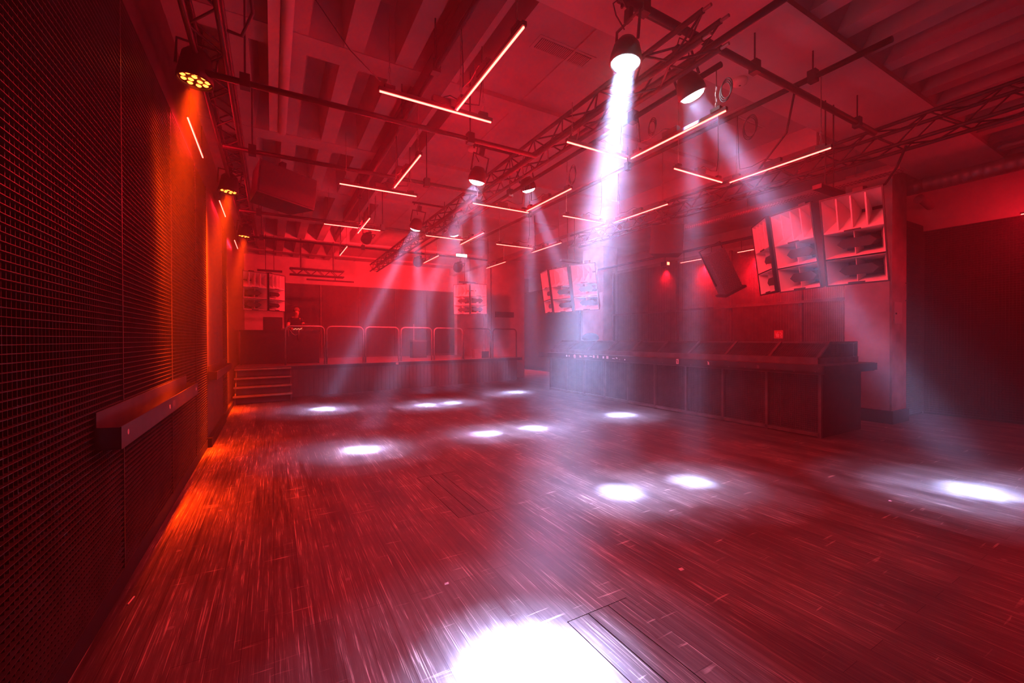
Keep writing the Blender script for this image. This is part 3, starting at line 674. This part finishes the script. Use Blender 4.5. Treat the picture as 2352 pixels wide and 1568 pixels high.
# ------------------------------------------------------------------ LED tubes
def chain(mb,x,z0,z1,y=0):
    n=max(2,int((z1-z0)/.05))
    for i in range(n):
        zc=z0+(z1-z0)*(i+.5)/n;h=(z1-z0)/n*.62;a=0 if i%2 else PI/2
        pts=[(x+.009*math.cos(t)*math.cos(a),y+.009*math.cos(t)*math.sin(a),zc+h*math.sin(t)) for t in [2*PI*k/8 for k in range(8)]]
        mb.tube(pts,.0028,4,True)
def make_tube(top,L=1.1):
    e=empty('hanging_led_tube',(0,0,0),local=True)
    m=MB();m.box(-.005,.005,-L/2,L/2,-.007,.004);m.build('light_tube','tube',e)
    MB().box(-.016,.016,-L/2-.01,L/2+.01,.004,.034).build('housing','black',e)
    MB().box(-.025,.025,-L*.06,L*.10,.034,.085).build('driver_box','black',e)
    for s in (-1,1):
        y=s*L*.42
        q=MB();q.box(-.02,.02,y-.045,y+.045,.034,.065);q.build('bracket','black',e)
        q=MB();chain(q,0,.06,.26,y);q.cyl((0,y,.25),(0,y,top),.005,6);q.build('suspension_chain','chain',e)
    q=MB();q.tube([(0,.0,.08),(0,L*.1,.13),(0,L*.25,.10),(0,L*.38,.12),(.01,L*.40,.3),(0,L*.41,top)],.005,6);q.build('power_cable','cable',e)
    return e
pt={.41:make_tube(.41),.65:make_tube(.65),.81:make_tube(.81)}
def glow(e,L,W=18.):
    for s_ in (-1,1):
        l=bpy.data.lights.new('tube_glow','AREA');l.shape='RECTANGLE';l.size=.014;l.size_y=L;l.energy=W*L/1.1;l.color=(1.,.004,.018)
        o=bpy.data.objects.new('tube_glow',l);COL.objects.link(o);o.parent=e;o.location=(s_*.02,0,-.004);o.rotation_euler=(0,-s_*math.radians(58),0)
for q_ in pt.values():glow(q_,1.1)
used=set()
def put_tube(x,y,z,rz,top,lab,L=1.):
    p=pt[top];o=p if top not in used else copy_tree(p)
    used.add(top);o.location=(x,y,z);o.rotation_euler=(0,0,rz)
    if L!=1.:o.scale=(1,L,1)
    tag(o,lab,'LED tube light','hanging red LED tubes')
cols=[('left',1.38,.65,[2.815,4.93,7.61,9.99]),('middle',3.395,.41,[2.797,4.95,7.565,9.99]),('right',5.0,.81,[2.705,4.77,7.53,9.95])]
dx={'right':[5.0,5.01,5.13,5.16]}
for cn,x,top,yy in cols:
    for i,y in enumerate(yy):
        xx=dx[cn][i] if cn in dx else x
        put_tube(xx,y,3.55,0,top,f'lengthwise red LED tube, {ORD[i]} from the camera in the {cn} ceiling column')
cross=[('left',1.235,.65,[3.405,5.67,8.21],.98),('middle',2.955,.41,[3.375,5.56,7.72],.80),('right',4.47,.81,[3.30,5.435,7.725],.88)]
for cn,x,top,yy,w in cross:
    for i,y in enumerate(yy):
        L=w/1.1
        xx=x
        if cn=='middle' and i==1:L=.94/1.1;xx=2.99
        if cn=='middle' and i==2:L=.74/1.1;xx=2.9
        if cn=='left' and i==2:xx=1.305
        put_tube(xx,y,3.66 if (cn=='left' and i==2) else 3.55,-PI/2,top,f'crosswise red LED tube, {ORD[i]} from the camera in the {cn} ceiling column',L)
def wall_tube(x,y,z,L,lab,rz=0,ln=.35,W=12.):
    e=empty('hanging_led_tube',(x,y,z),(0,0,rz),local=True)
    MB().box(-.0055,.0055,-L/2,L/2,-.007,.004).build('light_tube','tube',e)
    MB().box(-.015,.015,-L/2-.01,L/2+.01,.004,.03).build('housing','black',e)
    glow(e,L,W)
    for s in (-1,1):
        MB().cyl((0,s*L*.4,.03),(0,s*L*.4,ln),.006,6).build('hanger_rod','black',e)
    tag(e,lab,'LED tube light','hanging red LED tubes')
wall_tube(-.75,6.02,3.9,1.1,'thin red LED tube below the nearest red wash light on the left wall')
wall_tube(-.75,9.0,3.9,1.05,'thin red LED tube below the second red wash light on the left wall')
wall_tube(-.75,12.2,3.9,1.05,'thin red LED tube below the farthest red wash light on the left wall')
wall_tube(9.21,6.85,3.55,.98,'red LED tube over the bar left of the tilted speaker',0,.25)
wall_tube(9.24,5.35,3.55,.95,'red LED tube over the bar right of the tilted speaker',0,.25)
wall_tube(10.62,1.33,3.60,1.1,'red LED tube end glowing above the dark grating at the picture edge',0,.4,45.)
# ------------------------------------------------------------------ wash and spot lights
LIGHTS=[]
def spot(loc,target,power,color,size,blend,rad=.04,name='spot'):
    l=bpy.data.lights.new(name,'SPOT');l.energy=power;l.color=color;l.spot_size=math.radians(size);l.spot_blend=blend;l.shadow_soft_size=rad
    o=bpy.data.objects.new(name,l);COL.objects.link(o);o.location=loc
    o.rotation_euler=(Vector(target)-Vector(loc)).to_track_quat('-Z','Y').to_euler();return o
def beam(loc,target,power,color,s1,s2,b2,rad=.03,size=56,name='beam'):
    """spot light whose intensity falls off smoothly from its axis: narrow hot centre plus soft skirt"""
    o=spot(loc,target,power,color,size,.5,rad,name);l=o.data;l.use_nodes=True;nt=l.node_tree;N=nt.nodes;L=nt.links
    em=N['Emission'];tc=N.new('ShaderNodeTexCoord');sp_=N.new('ShaderNodeSeparateXYZ');L.new(tc.outputs['Normal'],sp_.inputs[0])
    def mt(op,a,b_=None):
        q=N.new('ShaderNodeMath');q.operation=op
        for i,x in enumerate((a,b_)):
            if x is None:continue
            if isinstance(x,(int,float)):q.inputs[i].default_value=x
            else:L.new(x,q.inputs[i])
        return q.outputs[0]
    z2=mt('MULTIPLY',sp_.outputs['Z'],sp_.outputs['Z'])
    t2=mt('DIVIDE',mt('SUBTRACT',1.,z2),mt('MAXIMUM',z2,.0001))
    g1=mt('EXPONENT',mt('MULTIPLY',t2,-1/math.tan(math.radians(s1))**2));g2=mt('EXPONENT',mt('MULTIPLY',t2,-1/math.tan(math.radians(s2))**2))
    L.new(mt('ADD',g1,mt('MULTIPLY',g2,b2)),em.inputs['Strength'])
    return o
def disc(loc,target,power,color,size,spread,name='beam'):
    l=bpy.data.lights.new(name,'AREA');l.shape='DISK';l.size=size;l.energy=power;l.color=color;l.spread=math.radians(spread)
    o=bpy.data.objects.new(name,l);COL.objects.link(o);o.location=loc
    o.rotation_euler=(Vector(target)-Vector(loc)).to_track_quat('-Z','Y').to_euler();return o
def make_fixture(name,lensm,r=.085,leds=0,hl=.24):
    e=empty(name,(0,0,0),local=True)
    MB().lathe([(0,hl),(r*.6,hl),(r*.95,hl-.05),(r*1.15,.02),(r*1.2,-.04),(r*1.08,-.045),(r*1.05,-.02)],20).build('housing','black',e)
    if not leds:
        MB().lathe([(0,-.085),(r*.5,-.08),(r*.85,-.062),(r*1.05,-.03)],20).build('lens',lensm,e)
    else:
        MB().lathe([(0,-.015),(r*1.05,-.015)],20).build('lens_plate','black',e)
        pts=[(0.32*math.cos(PI/6+k*2*PI/3),0.32*math.sin(PI/6+k*2*PI/3)) for k in range(3)]+[(.78*math.cos(k*2*PI/9),.78*math.sin(k*2*PI/9)) for k in range(9)]
        for a,b_ in pts:
            MB().lathe([(0,-.026),(r*.12,-.025),(r*.19,-.018)],10,Matrix.Translation((a*r,b_*r,0))).build('led_lens',lensm,e)
    MB().tube([(-r*1.25,0,.08),(-r*1.3,0,.30),(r*1.3,0,.30),(r*1.25,0,.08)],.012,8).build('yoke','black',e)
    MB().box(-.03,.03,-.02,.02,.30,.40).build('clamp','black',e)
    MB().tube([(0,.03,.22),(0,.12,.30),(.02,.14,.40),(0,.08,.46),(0,.02,.40)],.006,6).build('power_cable','cable',e)
    return e
fx=make_fixture('hanging_spotlight','lens',.105,0,.15)
FIX=[((2.43,2.45,3.80),[(1.06,1.70),(3.17,3.25)],'brightest white spotlight near the end of the main truss'),
 ((3.34,2.55,3.86),[(4.07,3.09),(6.38,1.40)],'white spotlight on the pipe just right of the brightest one'),
 ((2.46,5.28,3.80),[(1.11,6.36),(3.15,6.39)],'white spotlight hanging halfway down the main truss'),
 ((3.53,5.68,4.0),[(4.04,6.35),(6.30,6.51)],'small white spotlight on the pipe right of the halfway one'),
 ((2.455,8.11,3.80),[(1.03,10.5),(3.23,9.88)],'white spotlight near the far end of the main truss'),
 ((3.36,8.4,3.86),[(3.91,9.88),(6.23,10.9)],'faint white spotlight on the pipe at the far end of the room')]
WHITE=(.40,.50,1.)
CORE=22.;MID=17.;SKIRT=9.
for i,(loc,tg,lab) in enumerate(FIX):
    o=fx if i==0 else copy_tree(fx)
    o.location=loc
    mid=Vector(((tg[0][0]+tg[1][0])/2,(tg[0][1]+tg[1][1])/2,0));d=(mid-Vector(loc)).normalized()
    o.rotation_euler=d.to_track_quat('-Z','Y').to_euler()
    tag(o,lab,'spotlight','white spotlights')
    for k,t in enumerate(tg):
        T_=Vector((t[0],t[1],0));dd=(T_-Vector(loc)).normalized();s0=Vector(loc)+d*.105+(dd-d)*.05
        dist=(T_-Vector(loc)).length;pw=(dist/4.)**2
        q=4. if (i==0 and k==0) else 1.
        disc(s0,T_,CORE*pw*q,WHITE,.16,8 if q==1. else 11,'beam_core')
        disc(s0+dd*.003,T_,MID*pw*(1.7 if q>1. else 1.),WHITE,.13,23 if q==1. else 18,'beam_mid')
        disc(s0+dd*.006,T_,SKIRT*pw,WHITE,.12,36,'beam_skirt')
for i,(x,y,z,px) in enumerate(((2.62,2.45,4.03,3.0),(2.62,5.28,4.03,3.),(2.62,8.11,4.03,3.))):
    e=empty('truss_outrigger',(x,y,z));MB().cyl((2.4,y+.05,4.28),(3.14,y+.05,4.28),.02,8).build('arm','truss',e);MB().cyl((2.44,y+.05,4.28),(2.44,y+.05,4.235),.012,6).build('drop_clamp','truss',e);tag(e,f'short black arm holding the {ORD[i]} spotlight of the main truss','bracket','truss arms')
# red wash lights on the left truss
px=make_fixture('hanging_wash_light','parled',.115,12)
ORANGE=(1.,.042,.0)
for i,(x,y,z) in enumerate(((-.57,4.56,3.88),(-.565,7.72,3.88),(-.52,10.9,3.88))):
    o=px if i==0 else copy_tree(px)
    o.location=(x,y,z);o.rotation_euler=(math.radians(-2),math.radians(4),0)
    tag(o,['nearest red wash light with twelve glowing lenses high on the left wall','second red wash light along the left wall truss','farthest red wash light along the left wall truss'][i],'wash light','red wash lights')
    beam((x,y,z-.07),(x-.62,y+(-.35 if i==1 else .45),0),19000,ORANGE,7.5,19.,.085,.06,95,'wash')
# red lights over the stage
rx=make_fixture('hanging_wash_light','tubedim',.11,0)
for i,(x,y,z,tx,ty,tz) in enumerate(((2.1,11.2,4.15,1.6,18,2.6),(3.34,10.85,3.62,4.2,18,2.4),(4.6,11.2,3.62,5.6,17,2.0))):
    o=rx if i==0 else copy_tree(rx)
    o.location=(x,y,z);d=(Vector((tx,ty,tz))-Vector((x,y,z))).normalized();o.rotation_euler=d.to_track_quat('-Z','Y').to_euler()
    tag(o,['dark round wash light above the stage railings, left of the far truss end','dark round wash light at the far end of the pipe of spotlights','dark round wash light right of the far truss end'][i],'wash light','stage wash lights')
    spot(Vector((x,y,z))+d*.08,(tx,ty,tz),4000,(1.,.012,.02),100,1.,.06,'stage_wash')
# red light behind the bar and in the corridor
e=empty('hanging_wash_light',(9.9,8.4,3.72));MB().box(9.8,9.95,8.3,8.5,3.68,3.8).build('housing','black',e);MB().box(9.83,9.92,8.29,8.30,3.70,3.78).build('lens','tubedim',e);MB().cyl((9.87,8.4,3.8),(9.87,8.4,4.7),.01,6).build('hanger_rod','black',e)
tag(e,'small bright red lamp behind the far part of the bar','wash light')
for y in (4.6,6.0,7.5,8.9):
    e=empty('wall_wash_light',(10.42,y,3.8));MB().lathe([(0,.1),(.05,.1),(.06,-.02),(.045,-.02)],12,Matrix.Translation((10.42,y,3.76))).build('housing','black',e);MB().box(10.42,10.5,y-.02,y+.02,3.82,3.85).build('arm','black',e)
    tag(e,f'small red lamp behind the back bar grating, {ORD[[4.6,6.0,7.5,8.9].index(y)]} to the white pillar','wash light','back bar lamps')
    spot((10.42,y,3.72),(10.44,y,1.),900 if y<8 else 250,(1.,.006,.02),100,1.,.04,'bar_wash')
spot((9.3,5.8,3.5),(10.3,5.9,2.2),300,(1.,.008,.02),130,1.,.05,'bar_wash')
e=empty('wall_wash_light',(11.36,17.3,3.9));MB().lathe([(0,.1),(.06,.1),(.07,-.03),(.05,-.03)],12,Matrix.Translation((11.38,17.3,3.85))).build('housing','black',e);MB().box(11.38,11.5,17.28,17.32,3.93,3.96).build('arm','black',e);tag(e,'small lamp shining down the corridor grating beyond the stage','wash light')
spot((11.36,17.3,3.80),(11.42,17.3,0),1500,(1.,.03,.015),50,1.,.04,'corridor_wash')
spot((10.2,17.4,4.4),(10.3,17.2,0),2000,(1.,.02,.015),70,1.,.05,'corridor_wash')
# loops of cable
for (x,y,z,r,lab) in ((3.49,2.30,3.80,.085,'loose loop of cable hanging at the near end of the short pipe'),(3.40,3.05,3.78,.075,'loose loop of cable in the middle of the near pipe'),(5.02,3.0,4.15,.13,'loose loop of cable on the pipe over the long right red tube'),(3.42,4.4,3.75,.11,'loose loop of cable on the pipe above the second middle red tube')):
    m=MB()
    for k in range(3):
        m.tube([(x+.006*k,y+r*.62*math.sin(t)+.012*k,z+r*math.cos(t)-.01*k) for t in [2*PI*j/20 for j in range(20)]],.005,6,True)
    o=m.build('hanging_cable_loop','cable');tag(o,lab,'cable','cable loops')
o=MB().tube([(-.86,3.55,4.1),(-.78,3.6,3.98),(-.66,3.7,3.97),(-.52,3.9,4.1)],.008,6).build('hanging_cable','cable');tag(o,'sagging cable from the top of the left grating to the left truss','cable')
o=MB().tube([(-.40,3.6,4.3),(-.28,3.7,4.42),(-.14,3.85,4.36),(-.12,3.95,4.2),(-.2,4.05,4.05),(-.3,4.15,4.12)],.014,8).build('hanging_cable','cable');tag(o,'thick cable bulging from the left truss above the nearest wash light','cable')
o=MB().tube([(-.2,2.9,4.5),(.1,3.05,4.02),(.5,3.25,3.70),(.74,3.36,3.60)],.004,6).build('hanging_cable','cable');tag(o,'thin cable sagging to the nearest crosswise red tube','cable')
o=MB().tube([(5.,2.5,4.3),(5.03,2.6,3.9),(5.02,2.9,3.6),(5.3,2.9,3.65)],.012,8).build('hanging_cable','cable');tag(o,'thick cable drooping from the pipe with the bare end','cable')
o=MB().tube([(7.05,2.2,4.05),(7.06,2.3,3.8),(7.02,2.4,3.62),(6.8,2.6,3.5),(6.4,2.7,3.4)],.016,8).build('hanging_cable','cable');tag(o,'thick cable curving from the right truss to the near speaker cluster','cable')
# litter on the floor
o=MB().cyl((-.768,3.346,.005),(-.756,3.43,.005),.0045,8).build('drinking_straw','tag')
o.rotation_euler=(0,0,0);tag(o,'pale stub of a straw lying by the left baseboard','straw')
for x,y,s,lab in ((2.45,1.95,.02,'tiny white paper scrap on the red floor right of the near trapdoor'),(.98,2.6,.016,'tiny pale scrap left of the brightest floor pool'),(5.25,1.75,.018,'tiny white scrap in front of the rightmost white pool'),(-.62,2.55,.016,'tiny pale scrap near the left baseboard')):
    m=MB();m.add([(x-s,y-s*.6,.001),(x+s*.8,y-s*.7,.001),(x+s,y+s*.5,.004),(x-s*.6,y+s*.8,.001),(x,y,.008)],[(0,1,4),(1,2,4),(2,3,4),(3,0,4),(0,3,2,1)])
    o=m.build('paper_scrap','tag');tag(o,lab,'litter')
# ------------------------------------------------------------------ haze and world
w=bpy.data.worlds.new('world');S.world=w;w.use_nodes=True;nt=w.node_tree
bg=nt.nodes['Background'];bg.inputs[0].default_value=(0,0,0,1);bg.inputs[1].default_value=0
def haze(dens,z0,z1,label):
    """denser layer of stage haze: a box shaped volume without a surface"""
    m=bpy.data.materials.new('stage_haze');m.use_nodes=True;n=m.node_tree;n.nodes.clear()
    o_=n.nodes.new('ShaderNodeOutputMaterial');v=n.nodes.new('ShaderNodeVolumeScatter')
    v.inputs['Color'].default_value=(1,1,1,1);v.inputs['Density'].default_value=dens;v.inputs['Anisotropy'].default_value=.4
    n.links.new(v.outputs[0],o_.inputs['Volume']);m.cycles.homogeneous_volume=True;m.cycles.volume_sampling='EQUIANGULAR'
    cu=bpy.data.curves.new('haze','CURVE');cu.dimensions='2D';cu.fill_mode='BOTH';cu.extrude=(z1-z0)/2
    sp_=cu.splines.new('POLY');sp_.points.add(3);sp_.use_cyclic_u=True
    for q,c_ in zip(sp_.points,((XL+.02,YF+.02),(XR-.02,YF+.02),(XR-.02,YB+1.1),(XL+.02,YB+1.1))):q.co=(c_[0],c_[1],0,1)
    cu.materials.append(m);o=bpy.data.objects.new('haze',cu);COL.objects.link(o);o.location=(0,0,(z0+z1)/2);tag(o,label,'haze','stage haze','stuff')
haze(HAZE,.30,5.08,'thin stage haze hanging over the dance floor')
# ------------------------------------------------------------------ camera
cam=bpy.data.cameras.new('camera');co=bpy.data.objects.new('camera',cam);COL.objects.link(co)
cam.sensor_width=36.;cam.lens=967.987/2352*36;cam.clip_start=.05;cam.clip_end=200
yaw,pit,roll=.516948858,.006718240,-.003061815
fw=Vector((math.sin(yaw)*math.cos(pit),math.cos(yaw)*math.cos(pit),-math.sin(pit)));r0=Vector((math.cos(yaw),-math.sin(yaw),0));u0=r0.cross(fw)
rt=r0*math.cos(roll)+u0*math.sin(roll);up=-r0*math.sin(roll)+u0*math.cos(roll)
mx=Matrix((rt,up,-fw)).transposed().to_4x4();mx.translation=(0,0,1.6);co.matrix_world=mx
S.camera=co
vs_=S.view_settings;vs_.view_transform='Standard';vs_.look='None';vs_.exposure=0.;vs_.gamma=1.;vs_.use_curve_mapping=False
cy=S.cycles;cy.max_bounces=4;cy.diffuse_bounces=2;cy.glossy_bounces=2;cy.volume_bounces=0;cy.use_denoising=True;cy.adaptive_threshold=.06;cy.sample_clamp_indirect=6.;cy.caustics_reflective=False;cy.caustics_refractive=False
